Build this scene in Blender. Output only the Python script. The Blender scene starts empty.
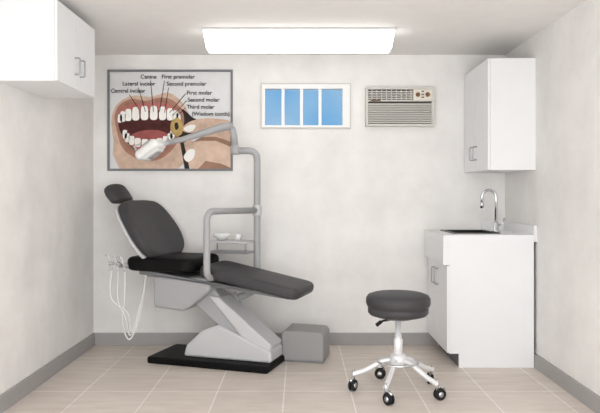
import bpy, math, bmesh
from mathutils import Vector, Matrix
scene=bpy.context.scene
scene.view_settings.view_transform='Standard'
scene.view_settings.look='None'
K=0.00828; D=5.3

# ---------------------------------------------------------------- materials
def mat(name,col,rough=0.6,metal=0.0,noise=0.04,nscale=8,bump=0.0,spec=0.3,emit=None,estr=0):
    m=bpy.data.materials.new(name); m.use_nodes=True
    nt=m.node_tree; b=nt.nodes['Principled BSDF']
    b.inputs['Roughness'].default_value=rough; b.inputs['Metallic'].default_value=metal
    b.inputs['Specular IOR Level'].default_value=spec
    tc=nt.nodes.new('ShaderNodeTexCoord'); n=nt.nodes.new('ShaderNodeTexNoise')
    n.inputs['Scale'].default_value=nscale; n.inputs['Detail'].default_value=7; n.inputs['Roughness'].default_value=.6
    nt.links.new(tc.outputs['Object'],n.inputs['Vector'])
    r=nt.nodes.new('ShaderNodeValToRGB')
    r.color_ramp.elements[0].position=.3; r.color_ramp.elements[1].position=.7
    lo=[max(0,c*(1-noise)) for c in col]; hi=[min(1,c*(1+noise)) for c in col]
    r.color_ramp.elements[0].color=(*lo,1); r.color_ramp.elements[1].color=(*hi,1)
    nt.links.new(n.outputs['Fac'],r.inputs['Fac']); nt.links.new(r.outputs['Color'],b.inputs['Base Color'])
    if bump:
        bp=nt.nodes.new('ShaderNodeBump'); bp.inputs['Strength'].default_value=bump; bp.inputs['Distance'].default_value=.01
        nt.links.new(n.outputs['Fac'],bp.inputs['Height']); nt.links.new(bp.outputs['Normal'],b.inputs['Normal'])
    if emit:
        b.inputs['Emission Color'].default_value=(*emit,1); b.inputs['Emission Strength'].default_value=estr
    return m
def lin(r,g,b):
    f=lambda c:((c/255+.055)/1.055)**2.4 if c>10 else c/255/12.92
    return (f(r),f(g),f(b))
M_wall=mat('plaster_wall',lin(233,231,228),.9,noise=.075,nscale=2.8,bump=.05)
M_ceil=mat('ceiling_paint',lin(233,231,228),.95,noise=.02)
M_base=mat('baseboard_grey',lin(164,161,159),.6,noise=.02)
M_cab=mat('cabinet_white',lin(234,234,235),.5,noise=.008,spec=.2)
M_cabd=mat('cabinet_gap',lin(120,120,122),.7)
M_chr=mat('chrome',lin(215,217,220),.18,metal=1,noise=.01)
M_cast=mat('polished_aluminium',lin(232,232,233),.3,metal=.3,noise=.01)
M_steel=mat('brushed_steel',lin(170,172,176),.35,metal=.8,noise=.02)
M_vin=mat('charcoal_vinyl',lin(63,62,64),.5,noise=.04,nscale=20)
M_blk=mat('black_vinyl',lin(10,10,11),.55,noise=.1,spec=.15)
M_grey=mat('chair_grey_enamel',lin(166,166,167),.4,noise=.01)
M_lgrey=mat('chair_light_enamel',lin(194,194,195),.4,noise=.01)
M_dgrey=mat('mid_grey',lin(120,121,123),.5,noise=.02)
M_box=mat('box_grey',lin(148,147,146),.5,noise=.01)
M_white=mat('white_plastic',lin(240,240,238),.4,noise=.01)
M_cord=mat('cord_white',lin(226,226,224),.5,noise=.01)
M_rub=mat('rubber_black',lin(30,30,32),.6)
M_ac=mat('ac_plastic',lin(206,203,196),.6,noise=.01)
M_acd=mat('ac_dark',lin(92,84,76),.7)
M_acp=mat('ac_panel',lin(226,220,206),.5)
M_brown=mat('ac_brown',lin(120,88,62),.6)
M_frame=mat('poster_frame_grey',lin(122,122,125),.5,noise=.01)
M_bowl=mat('porcelain',lin(235,236,236),.2,noise=.01)
M_sink=mat('sink_black',lin(18,18,20),.35)
M_lamp=mat('luminaire_diffuser',(1,1,1),.5,emit=(1,.99,.975),estr=2.2)

# floor
m=bpy.data.materials.new('floor_tile'); m.use_nodes=True; nt=m.node_tree; b=nt.nodes['Principled BSDF']
geo=nt.nodes.new('ShaderNodeNewGeometry'); mp=nt.nodes.new('ShaderNodeMapping')
mp.inputs['Location'].default_value=(.1,.0,0)
br=nt.nodes.new('ShaderNodeTexBrick'); br.offset=0.0; br.squash=1
br.inputs['Scale'].default_value=1; br.inputs['Brick Width'].default_value=.42; br.inputs['Row Height'].default_value=.42
br.inputs['Mortar Size'].default_value=.0045; br.inputs['Mortar Smooth'].default_value=.2
br.inputs['Color1'].default_value=(*lin(224,214,205),1); br.inputs['Color2'].default_value=(*lin(217,207,198),1)
br.inputs['Mortar'].default_value=(*lin(243,240,235),1); br.inputs['Bias'].default_value=0
nt.links.new(geo.outputs['Position'],mp.inputs['Vector']); nt.links.new(mp.outputs['Vector'],br.inputs['Vector'])
mp2=nt.nodes.new('ShaderNodeMapping'); mp2.inputs['Scale'].default_value=(1,4,1)
nz=nt.nodes.new('ShaderNodeTexNoise'); nz.inputs['Scale'].default_value=4; nz.inputs['Detail'].default_value=7
nt.links.new(geo.outputs['Position'],mp2.inputs['Vector']); nt.links.new(mp2.outputs['Vector'],nz.inputs['Vector'])
rr=nt.nodes.new('ShaderNodeValToRGB'); rr.color_ramp.elements[0].position=.3; rr.color_ramp.elements[1].position=.72
rr.color_ramp.elements[0].color=(.86,.84,.82,1); rr.color_ramp.elements[1].color=(1,1,1,1)
nt.links.new(nz.outputs['Fac'],rr.inputs['Fac'])
mx=nt.nodes.new('ShaderNodeMix'); mx.data_type='RGBA'; mx.blend_type='MULTIPLY'; mx.inputs['Factor'].default_value=1
nt.links.new(br.outputs['Color'],mx.inputs['A']); nt.links.new(rr.outputs['Color'],mx.inputs['B'])
nt.links.new(mx.outputs['Result'],b.inputs['Base Color']); b.inputs['Roughness'].default_value=.45; b.inputs['Specular IOR Level'].default_value=.3
M_floor=m

# ---------------------------------------------------------------- helpers
def link(o,parent=None):
    scene.collection.objects.link(o)
    if parent: o.parent=parent
    return o
def empty(name,loc=(0,0,0),rz=0):
    e=bpy.data.objects.new(name,None); e.location=loc; e.rotation_euler=(0,0,rz); e.empty_display_size=.1
    return link(e)
def mesh_obj(name,v,f,m,parent=None,smooth=False,bevel=0,segs=3):
    me=bpy.data.meshes.new(name); me.from_pydata([tuple(p) for p in v],[],f); me.validate()
    bm=bmesh.new(); bm.from_mesh(me); bmesh.ops.recalc_face_normals(bm,faces=bm.faces)
    if bevel:
        bmesh.ops.bevel(bm,geom=bm.edges[:],offset=bevel,segments=segs,profile=.5,affect='EDGES',clamp_overlap=True)
    bm.to_mesh(me); bm.free()
    me.materials.append(m)
    if smooth:
        for p in me.polygons: p.use_smooth=True
    return link(bpy.data.objects.new(name,me),parent)
def box(name,x0,x1,y0,y1,z0,z1,m,parent=None,bevel=0,segs=2):
    v=[(x,y,z) for x in(x0,x1) for y in(y0,y1) for z in(z0,z1)]
    f=[(0,1,3,2),(4,6,7,5),(0,4,5,1),(2,3,7,6),(0,2,6,4),(1,5,7,3)]
    return mesh_obj(name,v,f,m,parent,bevel=bevel,segs=segs)
def prism(name,pts,b0,b1,m,parent=None,bevel=0,segs=2):
    n=len(pts); v=[(a,b0,z) for a,z in pts]+[(a,b1,z) for a,z in pts]
    f=[tuple(range(n)),tuple(range(2*n-1,n-1,-1))]+[(i,(i+1)%n,n+(i+1)%n,n+i) for i in range(n)]
    return mesh_obj(name,v,f,m,parent,bevel=bevel,segs=segs)
def catmull(pts,n=8,closed=False):
    P=[Vector(p) for p in pts]; N=len(P); out=[]
    rng=range(N) if closed else range(N-1)
    for i in rng:
        if closed: p0,p1,p2,p3=P[i-1],P[i],P[(i+1)%N],P[(i+2)%N]
        else:
            p0=P[max(i-1,0)];p1=P[i];p2=P[i+1];p3=P[min(i+2,N-1)]
        for k in range(n):
            t=k/n
            out.append(.5*((2*p1)+(p2-p0)*t+(2*p0-5*p1+4*p2-p3)*t*t+(3*p1-p0-3*p2+p3)*t**3))
    if not closed: out.append(P[-1])
    return out
def fillet(pts,r,n=6):
    P=[Vector(p) for p in pts]; out=[P[0]]
    for i in range(1,len(P)-1):
        a=(P[i-1]-P[i]); c=(P[i+1]-P[i]); rr=min(r,a.length*.49,c.length*.49)
        s=P[i]+a.normalized()*rr; e=P[i]+c.normalized()*rr
        for k in range(n+1):
            t=k/n; out.append((1-t)**2*s+2*t*(1-t)*P[i]+t*t*e)
    out.append(P[-1]); return out
def tube(name,pts,r,m,parent=None,radii=None,segs=14,caps=True):
    P=[Vector(p) for p in pts]; v=[];f=[]
    t0=(P[1]-P[0]).normalized(); ref=Vector((0,0,1)) if abs(t0.z)<.9 else Vector((1,0,0))
    nrm=t0.cross(ref).normalized()
    for i,p in enumerate(P):
        t=(P[min(i+1,len(P)-1)]-P[max(i-1,0)]).normalized()
        nrm=(nrm-t*nrm.dot(t)).normalized(); bn=t.cross(nrm)
        R=radii[i] if radii else r
        for k in range(segs):
            an=2*math.pi*k/segs; v.append(p+nrm*math.cos(an)*R+bn*math.sin(an)*R)
    for i in range(len(P)-1):
        for k in range(segs):
            f.append((i*segs+k,i*segs+(k+1)%segs,(i+1)*segs+(k+1)%segs,(i+1)*segs+k))
    if caps:
        f.append(tuple(range(segs))); f.append(tuple(range(len(v)-segs,len(v))))
    return mesh_obj(name,v,f,m,parent,smooth=True)
def lathe(name,prof,loc,m,parent=None,segs=40,mtx=None,closed=False):
    v=[];f=[]
    for r,z in prof:
        for k in range(segs):
            a=2*math.pi*k/segs; v.append(Vector((r*math.cos(a),r*math.sin(a),z)))
    n=len(prof)
    for i in range(n if closed else n-1):
        j=(i+1)%n
        for k in range(segs): f.append((i*segs+k,i*segs+(k+1)%segs,j*segs+(k+1)%segs,j*segs+k))
    if not closed:
        f.append(tuple(range(segs))); f.append(tuple(range(len(v)-segs,len(v))))
    if mtx: v=[mtx@p for p in v]
    v=[p+Vector(loc) for p in v]
    o=mesh_obj(name,v,f,m,parent,smooth=True)
    return o
def pad(name,outline,th,r,mtx,m,parent=None,dome=.015,curve=0.0,n=5,closed_spline=True):
    """soft upholstered pad: outline in local xy, thickness along z, rounded rim"""
    pts=[Vector((p[0],p[1],0)) for p in outline]
    if closed_spline: pts=catmull(pts,7,True)
    N=len(pts); c=sum(pts,Vector())/N; avg=sum((p-c).length for p in pts)/N
    rings=[]
    h=th/2
    rings.append((.0,-h)); rings.append((.6,-h)); 
    for k in range(n+1):
        a=-math.pi/2+k*(math.pi/2)/n; rings.append((1-(r/avg)*(1-math.cos(a)),-(h-r)+r*math.sin(a)))
    for k in range(n+1):
        a=k*(math.pi/2)/n; rings.append((1-(r/avg)*(1-math.cos(a)),(h-r)+r*math.sin(a)))
    rings.append((.7,h+dome*.6)); rings.append((.35,h+dome*.95)); rings.append((0,h+dome))
    v=[];f=[]
    for s,z in rings:
        s=max(s,.002)
        for p in pts:
            q=c+(p-c)*s; v.append(mtx@Vector((q.x,q.y,z+curve*(q.x/avg)**2)))
    for i in range(len(rings)-1):
        for k in range(N): f.append((i*N+k,i*N+(k+1)%N,(i+1)*N+(k+1)%N,(i+1)*N+k))
    return mesh_obj(name,v,f,m,parent,smooth=True)
def rrect(x0,x1,y0,y1,r,n=5):
    out=[]
    for cx,cy,a0 in((x1-r,y1-r,0),(x0+r,y1-r,90),(x0+r,y0+r,180),(x1-r,y0+r,270)):
        for k in range(n+1):
            a=math.radians(a0+90*k/n); out.append((cx+r*math.cos(a),cy+r*math.sin(a)))
    return out
def frame_m(o,x,y):
    x=Vector(x).normalized(); y=Vector(y).normalized(); z=x.cross(y)
    mm=Matrix.Identity(4)
    for i in range(3):
        mm[i][0]=x[i];mm[i][1]=y[i];mm[i][2]=z[i];mm[i][3]=o[i]
    return mm

# ---------------------------------------------------------------- room
XL,XR,H,YF=-1.71,1.70,2.40,-4.7
box('floor',XL-.1,XR+.1,YF,.15,-.1,0,M_floor)
box('ceiling',XL-.1,XR+.1,YF,.15,H,H+.1,M_ceil)
box('wall_left',XL-.1,XL,YF,.15,0,H,M_wall)
box('wall_right',XR,XR+.1,YF,.15,0,H,M_wall)
wx0,wx1,wz0,wz1=-.315,.412,1.80,2.155
def wall_back():
    v=[];f=[]
    def bx(x0,x1,z0,z1):
        n=len(v)
        v.extend([(x,y,z) for x in(x0,x1) for y in(0,.12) for z in(z0,z1)])
        f.extend([tuple(n+i for i in q) for q in[(0,1,3,2),(4,6,7,5),(0,4,5,1),(2,3,7,6),(0,2,6,4),(1,5,7,3)]])
    bx(XL,wx0,0,H);bx(wx1,XR,0,H);bx(wx0,wx1,0,wz0);bx(wx0,wx1,wz1,H)
    mesh_obj('wall_back',v,f,M_wall)
wall_back()
box('baseboard_back',XL+.018,XR-.018,-.018,0,0,.10,M_base)
box('baseboard_left',XL,XL+.018,YF,0,0,.10,M_base)
box('baseboard_right',XR-.018,XR,YF,0,0,.10,M_base)

# window
M_wf=mat('window_frame_paint',lin(238,238,236),.5,noise=.01)
M_ws=mat('window_surround',lin(206,204,200),.6,noise=.01)
w=empty('window_1',(0,0,0))
t=.026
zt=wz1-t*1.4; zb_=wz0+t*.6
box('frame_top',wx0,wx1,-.014,.07,zt,wz1,M_wf,w); box('frame_bottom',wx0,wx1,-.014,.07,wz0,zb_,M_wf,w)
box('frame_left',wx0,wx0+t,-.014,.07,zb_,zt,M_wf,w); box('frame_right',wx1-.06,wx1,-.014,.07,zb_,zt,M_wf,w)
q=.008
box('surround_top',wx0-q,wx1+q,-.018,-.001,wz1,wz1+q,M_ws,w); box('surround_bottom',wx0-q,wx1+q,-.018,-.001,wz0-q,wz0,M_ws,w)
box('surround_left',wx0-q,wx0,-.018,-.001,wz0,wz1,M_ws,w); box('surround_right',wx1,wx1+q,-.018,-.001,wz0,wz1,M_ws,w)
for i,u in enumerate((283,301.5,320)):
    x=(u-300)*K; box('mullion_%d'%i,x-.012,x+.012,-.008,.06,zb_,zt,M_white,w)
gm=bpy.data.materials.new('window_glass'); gm.use_nodes=True
g=gm.node_tree; g.nodes['Principled BSDF'].inputs['Transmission Weight'].default_value=1
g.nodes['Principled BSDF'].inputs['Roughness'].default_value=0; g.nodes['Principled BSDF'].inputs['IOR'].default_value=1.02
box('glass',wx0+t,wx1-.06,.03,.034,zb_,zt,gm,w)

# air conditioner
ac=empty('air_conditioner')
ax0,ax1,az0,az1=.538,1.10,1.803,2.126
box('casing_top',ax0,ax1,-.06,-.001,az1-.02,az1,M_ac,ac,.003); box('casing_bottom',ax0,ax1,-.06,-.001,az0,az0+.02,M_ac,ac,.003)
box('casing_left',ax0,ax0+.02,-.06,-.001,az0+.02,az1-.02,M_ac,ac); box('casing_right',ax1-.02,ax1,-.06,-.001,az0+.02,az1-.02,M_ac,ac)
box('back_plate',ax0+.02,ax1-.02,-.02,-.001,az0+.02,az1-.02,M_acd,ac)
box('divider',ax0+.02,ax1-.02,-.056,-.02,2.008,2.02,M_ac,ac)
box('divider_low',ax0+.02,ax1-.02,-.056,-.02,1.985,1.99,M_ac,ac)
for i in range(11):
    z=az0+.028+i*.0148; box('louver_%d'%i,ax0+.02,ax1-.02,-.05,-.02,z,z+.0085,M_ac,ac)
for i in range(4):
    z=2.03+i*.018; box('vent_slat_%d'%i,ax0+.02,.93,-.05,-.02,z,z+.008,M_ac,ac)
for i in range(9):
    x=ax0+.05+i*.04; box('vent_bar_%d'%i,x,x+.006,-.053,-.02,2.02,2.106,M_ac,ac)
box('control_panel',.93,ax1-.02,-.057,-.02,2.02,2.106,M_acp,ac,.002)
RX=Matrix.Rotation(math.pi/2,4,'X')
for i,(x,z) in enumerate(((.965,2.062),(1.045,2.062))):
    lathe('knob_%d'%i,[(.018,0),(.018,.012),(.012,.016)],(x,-.056,z),M_brown,ac,20,RX)
for i in range(3): box('button_%d'%i,.995+.0,1.015,-.06,-.056,2.035+i*.024,2.045+i*.024,M_acd,ac)
box('badge',.58,.66,-.059,-.055,2.009,2.019,M_brown,ac)

# ceiling light
cl=empty('ceiling_light')
lx0,lx1=-.675,.66
ya,yb=-.86,-.64
M_hous=mat('luminaire_housing',lin(205,204,202),.5)
prism('housing',[(lx0-.005,H-.001),(lx1+.005,H-.001),(lx1+.005,H-.014),(lx0-.005,H-.014)],ya-.01,yb+.01,M_hous,cl)
v=[(lx0,ya,H-.014),(lx1,ya,H-.014),(lx1,yb,H-.014),(lx0,yb,H-.014),
   (lx0+.02,ya+.03,H-.135),(lx1-.02,ya+.03,H-.135),(lx1-.02,yb-.03,H-.135),(lx0+.02,yb-.03,H-.135)]
mesh_obj('diffuser',v,[(0,1,2,3),(4,5,6,7),(0,1,5,4),(1,2,6,5),(2,3,7,6),(3,0,4,7)],M_lamp,cl)

# ---------------------------------------------------------------- cabinets
def wall_cabinet(name,side,wallx,frontx,y0,y1,z0,z1):
    r=empty(name)
    d=.018*side
    lo,hi=sorted((wallx-side*.001,frontx-d)) 
    box('carcass',lo,hi,y0,y1,z0,z1,M_cab,r,.002)
    ym=(y0+y1)/2
    a,b_=sorted((frontx-d+side*.001,frontx))
    a2,b2=sorted((frontx-d,frontx-d+side*.002)) 
    box('door_gap',a2,b2,y0+.004,y1-.004,z0+.004,z1-.004,M_cabd,r)
    for i,(p,q) in enumerate(((y0+.002,ym-.003),(ym+.003,y1-.002))):
        box('door_%d'%i,a,b_,p,q,z0+.002,z1-.002,M_cab,r,.002)
        yy=ym+(-.045 if i==0 else .045)
        x=frontx; o=side*.03
        tube('handle_%d'%i,fillet([(x,yy,z0+.09),(x+o,yy,z0+.09),(x+o,yy,z0+.19),(x,yy,z0+.19)],.012),.005,M_steel,r,segs=8)
    return r
wall_cabinet('wall_cabinet',1,XL,-1.37,-1.69,-1.022,1.885,2.345)
wall_cabinet('wall_cabinet.001',-1,XR,1.357,-.68,-.002,1.42,2.229)

# sink cabinet
s=empty('sink_cabinet')
fx=1.072; y0,y1=-.703,-.02; top=.953; wx=XR-.02
prism('side_panel',[(fx,.10),(fx,.905),(wx,.905),(wx,0),(fx+.07,0),(fx+.07,.10)],y0,y0+.018,M_cab,s)
prism('side_panel_far',[(fx,.10),(fx,.905),(wx,.905),(wx,0),(fx+.07,0),(fx+.07,.10)],y1-.018,y1,M_cab,s)
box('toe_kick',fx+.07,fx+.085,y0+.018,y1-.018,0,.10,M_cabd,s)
box('bottom_shelf',fx+.002,wx,y0+.018,y1-.018,.10,.118,M_cab,s)
box('face_frame',fx+.002,fx+.012,y0+.018,y1-.018,.118,.905,M_cabd,s)
ym=(y0+y1)/2
for i,(p,q) in enumerate(((y0+.003,ym-.003),(ym+.003,y1-.003))):
    box('door_%d'%i,fx-.016,fx,p,q,.105,.73,M_cab,s,.002)
    yy=ym+(-.05 if i==0 else .05); x=fx-.016
    tube('handle_%d'%i,fillet([(x,yy,.56),(x-.03,yy,.56),(x-.03,yy,.68),(x,yy,.68)],.012),.005,M_steel,s,segs=8)
box('sink_apron',fx-.045,fx,y0-.004,y1,.735,.905,M_cab,s,.004)
hx0,hx1,hy0,hy1=1.16,1.46,-.52,-.16
cx0=fx-.045
box('counter_left',cx0,hx0,y0-.008,y1,.905,top,M_cab,s)
box('counter_right',hx1,wx,y0-.008,y1,.905,top,M_cab,s)
box('counter_front',hx0,hx1,y0-.008,hy0,.905,top,M_cab,s)
box('counter_back',hx0,hx1,hy1,y1,.905,top,M_cab,s)
# basin
box('basin_floor',hx0,hx1,hy0,hy1,.77,.775,M_sink,s)
e=.004
box('basin_wall_a',hx0,hx0+e,hy0,hy1,.775,top+.003,M_sink,s); box('basin_wall_b',hx1-e,hx1,hy0,hy1,.775,top+.003,M_sink,s)
box('basin_wall_c',hx0+e,hx1-e,hy0,hy0+e,.775,top+.003,M_sink,s); box('basin_wall_d',hx0+e,hx1-e,hy1-e,hy1,.775,top+.003,M_sink,s)
r_=.028
box('rim_a',hx0-r_,hx0,hy0-r_,hy1+r_,top,top+.007,M_sink,s); box('rim_b',hx1,hx1+r_,hy0-r_,hy1+r_,top,top+.007,M_sink,s)
box('rim_c',hx0,hx1,hy0-r_,hy0,top,top+.007,M_sink,s); box('rim_d',hx0,hx1,hy1,hy1+r_,top,top+.007,M_sink,s)
box('backsplash',wx-.002,XR-.001,y0-.008,y1,.905,1.02,M_cab,s)
box('backsplash_rear',1.5,XR-.001,y1+.001,-.001,.90,1.02,M_cab,s)
# faucet
f=empty('faucet')
F=Vector((1.522,-.33,top))
lathe('base',[(.032,0),(.032,.012),(.022,.02),(.02,.07),(.016,.075)],F,M_chr,f,24)
neck=[F+Vector((0,0,.05)),F+Vector((0,0,.27))]
for k in range(1,13):
    a=math.pi*k/12; neck.append(F+Vector((-.055+.055*math.cos(a),0,.27+.055*math.sin(a))))
neck.append(F+Vector((-.11,0,.22)))
tube('gooseneck',neck,.011,M_chr,f)
lathe('spout_tip',[(.014,0),(.015,.04),(.012,.045)],F+Vector((-.11,0,.185)),M_chr,f,20)
tube('lever',[F+Vector((.015,0,.05)),F+Vector((.05,-.01,.065)),F+Vector((.06,-.015,.11))],.007,M_chr,f)

# ---------------------------------------------------------------- poster
p=empty('dental_anatomy_poster',(-192*K,-.002,1.24+125*K))
PW,PH=125,101
def PP(u,v,l): return (u*K,-.0065-l*.0006,-v*K)
def poly(name,pts,l,m,smooth=False):
    if smooth: pts=[(q.x,q.y) for q in catmull([(a,b,0) for a,b in pts],6,True)]
    me=bpy.data.meshes.new(name); me.from_pydata([PP(a,b,l) for a,b in pts],[],[tuple(range(len(pts)))])
    me.materials.append(m); return link(bpy.data.objects.new(name,me),p)
fw=2.2*K
box('board',0,PW*K,-.006,0,-PH*K,0,M_white,p)
box('frame_top',0,PW*K,-.018,-.006,-fw,0,M_frame,p); box('frame_bottom',0,PW*K,-.018,-.006,-PH*K,-PH*K+fw,M_frame,p)
box('frame_left',0,fw,-.018,-.006,-PH*K+fw,-fw,M_frame,p); box('frame_right',PW*K-fw,PW*K,-.018,-.006,-PH*K+fw,-fw,M_frame,p)
pm=lambda n,c,ns=.08:mat(n,lin(*c),.7,noise=ns,nscale=14)
m_paper=pm('print_paper',(222,222,222),.02); m_skin=pm('print_skin',(208,180,160),.16); m_skin2=pm('print_skin_dark',(158,122,102),.2)
m_lip=pm('print_lip',(172,124,108),.16); m_in=pm('print_mouth',(78,36,34),.3); m_gum=pm('print_gum',(184,112,106),.12)
m_tooth=pm('print_tooth',(248,246,240),.02); m_tong=pm('print_tongue',(160,88,84),.16); m_hand=pm('print_hand',(216,188,168),.12)
m_dark=pm('print_dark',(44,36,32),.3); m_ink=pm('print_ink',(24,24,26)); m_gold=pm('print_gold',(190,160,100),.25)
poly('paper',[(2,2),(123,2),(123,99),(2,99)],0,m_paper)
poly('chin',[(7,60),(16,78),(34,88),(60,84),(76,66),(86,72),(82,88),(70,99),(12,99),(5,84)],1,m_skin,False)
poly('face_left',[(4,48),(10,34),(24,26),(42,27),(50,25),(60,23),(70,28),(78,38),(82,52),(78,76),(60,94),(34,97),(14,90),(6,70)],2,m_skin,True)
poly('shade_right',[(68,38),(76,40),(84,47),(90,52),(84,66),(74,72),(68,50)],3,m_dark,True)
poly('lips',[(7,46),(12,35),(24,29),(38,31),(50,28),(62,29),(71,36),(76,46),(75,60),(66,78),(50,90),(30,89),(15,78),(9,60)],4,m_lip,True)
poly('lip_shadow',[(9,47),(15,36),(26,32),(40,33),(56,31),(69,38),(74,48),(73,60),(64,76),(49,86),(32,86),(18,76),(11,60)],4.5,m_skin2,True)
poly('mouth_inside',[(11,47),(18,38),(40,34),(58,34),(69,42),(72,56),(63,72),(48,83),(32,83),(20,73),(12,60)],5,m_in,True)
poly('upper_gum',[(10,44),(20,35),(40,33),(58,33),(70,41),(69,46),(54,41),(40,41),(26,43),(13,49)],6,m_gum,True)
poly('tongue',[(22,68),(30,62),(44,60),(56,62),(62,68),(50,80),(32,80)],6,m_tong,True)
poly('lower_gum',[(15,63),(22,74),(32,82),(46,84),(60,76),(68,64),(64,62),(55,71),(44,76),(32,75),(22,67)],7,m_gum,True)
for i in range(10):
    t=(i+.5)/10; cx=41.5-29.5*math.cos(math.pi*t); w_=1.9+1.75*math.sin(math.pi*t)
    cy=49.5-6*math.sin(math.pi*t)-1.2*t; h_=4.5+4.2*math.sin(math.pi*t)
    poly('upper_tooth_%d'%i,[(cx-w_*.85,cy-h_*.6),(cx,cy-h_*.8),(cx+w_*.85,cy-h_*.6),(cx+w_,cy+h_*.6),(cx,cy+h_*.85),(cx-w_,cy+h_*.6)],8,m_tooth,True)
for i in range(10):
    t=(i+.5)/10; cx=41-24*math.cos(math.pi*t); cy=63+11*math.sin(math.pi*t); w_=1.9+1.1*math.sin(math.pi*t)
    poly('lower_tooth_%d'%i,[(cx-w_,cy-3.6),(cx,cy-4.6),(cx+w_,cy-3.6),(cx+w_*.8,cy+3.6),(cx-w_*.8,cy+3.6)],9,m_tooth,True)
poly('hand',[(123,54),(106,49),(92,49),(82,53),(78,58),(86,63),(98,66),(90,70),(80,78),(76,88),(84,99),(123,99)],10,m_hand,False)
poly('finger_upper',[(123,53),(108,49),(94,49),(82,52),(74,59),(80,63),(92,63),(110,69),(123,75)],11,m_skin,True)
poly('finger_lower',[(123,76),(106,69),(92,71),(80,78),(73,88),(80,95),(98,90),(114,94),(123,98)],12,m_hand,True)
poly('finger_gap',[(123,72),(108,67),(94,67),(84,73),(92,71),(108,71),(123,77)],13,m_skin2,False)
poly('palm_shade',[(98,91),(114,94),(123,98),(123,99),(90,99)],13,m_skin2,False)
poly('nail_upper',[(76,59),(82,55),(88,56),(85,61),(80,62)],14,m_tooth,True)
poly('nail_lower',[(76,87),(81,80),(87,80),(86,88),(80,92)],14,m_tooth,True)
poly('gold_tool',[(64,52),(70,48),(75,54),(74,64),(68,66),(63,60)],14,m_gold,True)
poly('gold_tool_spot',[(67,54),(70,53),(71,58),(68,60)],15,m_dark,True)
poly('tool_shaft',[(71,64),(74,63),(82,99),(77,99)],13,m_dark)
def text(s_,u,v,size=5.7):
    c=bpy.data.curves.new('label','FONT'); c.body=s_; c.size=size*K; c.offset=.0005
    o=bpy.data.objects.new('tmp',c); scene.collection.objects.link(o)
    bpy.context.view_layer.update()
    me=bpy.data.meshes.new_from_object(o.evaluated_get(bpy.context.evaluated_depsgraph_get()))
    bpy.data.objects.remove(o)
    x0,_,z0=PP(u,v,16)
    for q in me.vertices: q.co=Vector((x0+q.co.x,-.0172,z0+q.co.y))
    me.materials.clear(); me.materials.append(m_ink)
    link(bpy.data.objects.new('label_'+s_.split()[0].strip('(').lower(),me),p)
for s_,u,v in(('Canine',33,9),('First premolar',54,9),('Lateral incisor',15,16),('Second premolar',59,16),('Central incisor',3.5,23),
    ('First molar',79,25),('Second molar',80,32),('Third molar',79,39),('(Wisdom tooth)',84,46)): text(s_,u,v)
def line(a,b_):
    d=Vector((b_[0]-a[0],b_[1]-a[1])).normalized(); n=Vector((-d.y,d.x))*.3
    poly('leader',[(a[0]+n.x,a[1]+n.y),(b_[0]+n.x,b_[1]+n.y),(b_[0]-n.x,b_[1]-n.y),(a[0]-n.x,a[1]-n.y)],17,m_ink)
for a,b_ in(((43,11),(46,42)),((57,11),(52,42)),((31,18),(38,42)),((61,18),(57,43)),((22,25),(33,42)),((78,24),(62,43)),((79,31),(66,45)),((78,38),(69,47))): line(a,b_)

# ---------------------------------------------------------------- dental chair
YAW=math.radians(-18); CO=Vector((-.585,-.53,0))
ch=empty('dental_chair',CO,YAW)
Ri=Matrix.Rotation(-YAW,3,'Z')
def L(x,y,z): return Ri@(Vector((x,y,z))-CO)
box('floor_plate',-.50,.45,-.22,.22,0.0,.05,M_blk,ch,.012,3)
prism('base_casting',[(-.25,.05),(-.23,.13),(-.10,.25),(.03,.30),(.44,.13),(.44,.05)],-.13,.13,M_lgrey,ch,.02,4)
prism('lift_arm',[(-.33,.46),(-.26,.60),(-.06,.60),(.02,.50),(.40,.20),(.36,.09),(.22,.12),(-.2,.44)],-.085,.085,M_grey,ch,.02,4)
prism('lift_arm_cover',[(-.06,.50),(.02,.50),(.44,.17),(.42,.10),(.30,.12)],-.11,.11,M_lgrey,ch,.012,3)
prism('seat_housing',[(-.47,.64),(-.02,.64),(.0,.56),(-.12,.46),(-.22,.39),(-.47,.41)],-.19,.19,M_grey,ch,.025,4)
prism('seat_frame',[(-.58,.69),(.60,.54),(.60,.52),(.05,.58),(-.05,.61),(-.58,.65)],-.2,.2,M_dgrey,ch,.008,2)
# seat pad
mz=Matrix.Translation(Vector((0,0,.73)))
pad('seat_pad',rrect(-.68,-.11,-.26,.26,.09),.10,.035,mz,M_blk,ch,.008,closed_spline=False)
# leg rest
dl=Vector((.72+.04,0,-.15)).normalized()
ml=frame_m(Vector((-.09,0,.70)),dl,(0,1,0))
pad('leg_rest_pad',rrect(0,.77,-.22,.22,.06),.08,.03,ml,M_vin,ch,.006,closed_spline=False)
# back rest
hd=Vector((-.56,0,.83)); bo=Vector((-.46,0,.765))
mb=frame_m(bo,(0,1,0),hd)
nb=Vector(mb.col[2][:3])
if nb.x<0:
    mb=frame_m(bo,(0,-1,0),hd)
nb=Vector(mb.col[2][:3])
ol=[(-.18,.0),(0,-.015),(.18,.0),(.275,.06),(.315,.16),(.315,.27),(.29,.39),(.235,.475),(.13,.505),(0,.51),(-.13,.505),(-.235,.475),(-.29,.39),(-.315,.27),(-.315,.16),(-.275,.06)]
pad('back_rest_pad',ol,.085,.035,mb,M_vin,ch,.01,curve=.03)
ms=Matrix.Translation(-nb*.055)@mb
pad('back_rest_shell',[(a*1.0,b_*1.02) for a,b_ in ol],.03,.014,ms,M_lgrey,ch,.0,curve=.03)
mh=frame_m(Vector((-.88,0,1.25)),(0,-1,0),Vector((-.62,0,.785)))
pad('head_rest_pad',[(-.13,-.03),(-.11,-.075),(0,-.085),(.11,-.075),(.13,-.03),(.13,.03),(.10,.075),(0,.085),(-.10,.075),(-.13,.03)],.07,.03,mh,M_vin,ch,.008,curve=.015)
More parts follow.
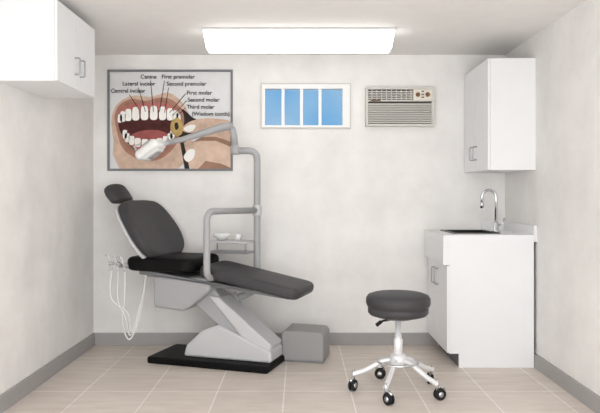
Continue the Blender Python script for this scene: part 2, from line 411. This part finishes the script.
tube('head_rest_stem',[(-.74,0,1.06),(-.82,0,1.16),(-.895,0,1.235)],.018,M_steel,ch)
prism('back_hinge',[(-.60,.62),(-.46,.62),(-.48,.74),(-.56,.86),(-.62,.84)],-.09,.09,M_grey,ch,.012,3)
# column behind, lamp arm
px,py=-.335,-.30
col=[L(-.47,-.44,.46),L(px,py,.50),L(px,py,1.585),L(px-.155,py-.02,1.585)]
tube('column',fillet(col,.07,8),.027,M_grey,ch,segs=18)
lathe('arm_joint',[(.034,0),(.036,.01),(.036,.06),(.03,.07)],L(-.505,-.32,1.555),M_grey,ch)
tube('lamp_riser',[L(-.505,-.32,1.60),L(-.512,-.32,1.70),L(-.53,-.33,1.765)],.026,M_grey,ch)
tube('lamp_arm',[L(-.52,-.33,1.775),L(-.60,-.35,1.765),L(-.90,-.40,1.665),L(-1.02,-.42,1.635)],0,M_grey,ch,radii=[.03,.032,.022,.018])
# lamp head
tube('lamp_yoke',[L(-1.0,-.42,1.64),L(-1.06,-.43,1.62),L(-1.12,-.44,1.60)],.016,M_lgrey,ch)
lh=frame_m(L(-1.13,-.44,1.585),Ri@Vector((.25,.97,0)),Ri@Vector((.8,-.2,.55)))
pad('lamp_head',rrect(-.09,.09,-.115,.10,.04),.07,.03,lh,M_white,ch,.02,closed_spline=False)
lh2=lh.copy()
pad('lamp_back',rrect(-.055,.055,-.06,.06,.03),.12,.03,lh2,M_lgrey,ch,.0,closed_spline=False)
tube('lamp_handle',fillet([L(-1.19,-.53,1.62),L(-1.23,-.56,1.60),L(-1.23,-.40,1.55),L(-1.19,-.37,1.57)],.02),.008,M_lgrey,ch)
# assistant loop
tube('instrument_arm',fillet([L(px,py,1.12),L(-.655,-.80,1.125),L(-.655,-.80,.66),L(-.62,-.68,.64)],.075,8),.024,M_grey,ch,segs=18)
lathe('arm_collar',[(.034,-.04),(.036,-.03),(.036,.03),(.034,.04)],L(px,py,1.12),M_lgrey,ch)
# cuspidor tray
tc=L(-.55,-.28,.86)
box('tray_shelf',tc.x-.17,tc.x+.19,tc.y-.12,tc.y+.12,.87,.885,M_lgrey,ch,.004)
box('tray_lower',tc.x-.17,tc.x+.19,tc.y-.12,tc.y+.12,.79,.80,M_steel,ch,.003)
for i,(dx,dy) in enumerate(((-.16,-.11),(.18,-.11),(-.16,.11),(.18,.11))):
    tube('tray_post_%d'%i,[(tc.x+dx,tc.y+dy,.79),(tc.x+dx,tc.y+dy,.885)],.006,M_steel,ch,segs=8)
lathe('cuspidor_bowl',[(.02,0),(.035,.008),(.065,.035),(.07,.055),(.064,.055),(.03,.012),(.005,.01)],(tc.x-.06,tc.y-.02,.885),M_bowl,ch)
lathe('cup',[(.02,0),(.026,.05),(.023,.05),(.018,.005)],(tc.x+.07,tc.y,.885),M_bowl,ch,20)
# strut
tube('strut_a',[L(-.50,-.42,.50),L(-.40,-.45,.32)],.014,M_lgrey,ch)
# handpiece holder
hb=L(-1.33,-.62,.74)
tube('holder_bar',fillet([(-.6,-.15,.70),(-.68,-.28,.715),hb],.03),.014,M_grey,ch)
for i in range(3):
    q=L(-1.27-.045*i,-.66-.01*i,.73+.008*i)
    lathe('holder_ring_%d'%i,[(.014,-.01),(.02,-.01),(.02,.012),(.014,.012)],q,M_grey,ch,16)
    tube('handpiece_%d'%i,[q+Vector((0,0,-.05)),q+Vector((-.01,0,.0)),q+Vector((-.025,0,.05)),q+Vector((-.045,-.01,.065))],0,M_lgrey,ch,radii=[.009,.011,.009,.006],segs=10)
    zb=.19+.03*i
    e_=L(-1.16+.005*i,-.50,.66)
    st=q+Vector((0,0,-.05))
    lo=L(-1.25+.01*i,-.64,zb)
    tube('cord_%d'%i,catmull([st,st+Vector((-.005,0,-.2)),L(-1.29+.02*i,-.655,zb+.13),lo,L(-1.20+.0*i,-.62,zb+.07),L(-1.165,-.56,zb+.25),e_],8),.0045,M_cord,ch,segs=8)

# ---------------------------------------------------------------- step box
sb=empty('foot_control_box',(.04,-.43,0),math.radians(-12))
prism('housing',[(-.155,0.012),(-.155,.21),(-.13,.235),(.14,.23),(.165,.205),(.165,.012)],-.14,.14,M_box,sb,.012,3)
box('plinth',-.145,.155,-.13,.13,0,.014,M_dgrey,sb)

# ---------------------------------------------------------------- stool
SX,SY=.620,-1.254
st=empty('rolling_stool',(SX,SY,0))
lathe('seat_cushion',[(.02,.475),(.15,.477),(.178,.486),(.19,.50),(.19,.525),(.184,.532),(.195,.54),(.203,.56),(.202,.588),(.19,.608),(.16,.618),(.08,.623),(.004,.624)],(0,0,0),M_vin,st,56)
lathe('seat_plate',[(.06,.455),(.09,.46),(.09,.476)],(0,0,0),M_dgrey,st)
lathe('gas_column',[(.028,.21),(.028,.33),(.022,.335),(.022,.36),(.018,.362),(.018,.46)],(0,0,0),M_cast,st,24)
lathe('hub',[(.025,.15),(.05,.16),(.054,.2),(.045,.235),(.028,.24)],(0,0,0),M_cast,st,28)
ring=[(.125+.008*math.cos(k*math.pi/4),.187+.008*math.sin(k*math.pi/4)) for k in range(8)]
lathe('foot_ring',ring,(0,0,0),M_chr,st,56,closed=True)
tube('height_lever',[(-.03,-.02,.46),(-.10,-.05,.455),(-.13,-.06,.44)],.007,M_rub,st)
tube('lever_grip',[(-.115,-.055,.45),(-.145,-.066,.43)],.012,M_rub,st)
for i in range(5):
    a=math.radians(174+72*i); d=Vector((math.cos(a),math.sin(a),0)); n=Vector((-d.y,d.x,0))
    tube('leg_%d'%i,catmull([d*.03+Vector((0,0,.20)),d*.10+Vector((0,0,.185)),d*.20+Vector((0,0,.13)),d*.265+Vector((0,0,.105)),d*.285+Vector((0,0,.10))],6),.016,M_cast,st,radii=None)
    tube('caster_stem_%d'%i,[d*.28+Vector((0,0,.125)),d*.28+Vector((0,0,.062))],.009,M_chr,st,segs=10)
    c=d*.285+n*.02+Vector((0,0,.037))
    wd=(d*.5+n*.86).normalized(); ax=Vector((-wd.y,wd.x,0))
    rot=ax.to_track_quat('Z','Y').to_matrix().to_4x4()
    for j,o in enumerate((-.017,.007)):
        lathe('caster_wheel_%d_%d'%(i,j),[(.012,0),(.031,0),(.036,.003),(.036,.009),(.031,.012),(.012,.012)],c+ax*o-ax*.0,M_rub,st,24,rot)
    lathe('caster_hub_%d'%i,[(.016,-.02),(.016,.022)],c,M_chr,st,16,rot)
    tube('caster_fork_%d'%i,[d*.28+Vector((0,0,.075)),c+Vector((0,0,.043)),c+wd*.03+Vector((0,0,.028))],.008,M_chr,st,segs=8)

# ---------------------------------------------------------------- world / light
wd=bpy.data.worlds.new('World'); scene.world=wd; wd.use_nodes=True; nt=wd.node_tree
bg=nt.nodes['Background']; tc_=nt.nodes.new('ShaderNodeTexCoord'); sp=nt.nodes.new('ShaderNodeSeparateXYZ')
nt.links.new(tc_.outputs['Generated'],sp.inputs[0])
cn=nt.nodes.new('ShaderNodeTexNoise'); cn.inputs['Scale'].default_value=5; nt.links.new(tc_.outputs['Generated'],cn.inputs['Vector'])
cr=nt.nodes.new('ShaderNodeValToRGB'); cr.color_ramp.elements[0].position=.45; cr.color_ramp.elements[1].position=.8
cr.color_ramp.elements[0].color=(*lin(88,180,246),1); cr.color_ramp.elements[1].color=(*lin(205,232,250),1)
nt.links.new(cn.outputs['Fac'],cr.inputs['Fac'])
mr=nt.nodes.new('ShaderNodeMapRange'); mr.inputs['From Min'].default_value=.2; mr.inputs['From Max'].default_value=.4
nt.links.new(sp.outputs['Y'],mr.inputs['Value'])
mx=nt.nodes.new('ShaderNodeMix'); mx.data_type='RGBA'
mx.inputs['A'].default_value=(3.95,3.98,4.05,1); nt.links.new(cr.outputs['Color'],mx.inputs['B'])
nt.links.new(mr.outputs['Result'],mx.inputs['Factor']); nt.links.new(mx.outputs['Result'],bg.inputs['Color'])
bg.inputs['Strength'].default_value=1.0

# ---------------------------------------------------------------- camera
cam=bpy.data.cameras.new('camera'); co=bpy.data.objects.new('camera',cam); scene.collection.objects.link(co)
co.location=(0,-D,1.24); co.rotation_euler=(math.pi/2,0,0)
cam.sensor_fit='HORIZONTAL'; cam.sensor_width=36; cam.lens=36*(D/K)/600; cam.shift_y=-11.5/600
scene.camera=co
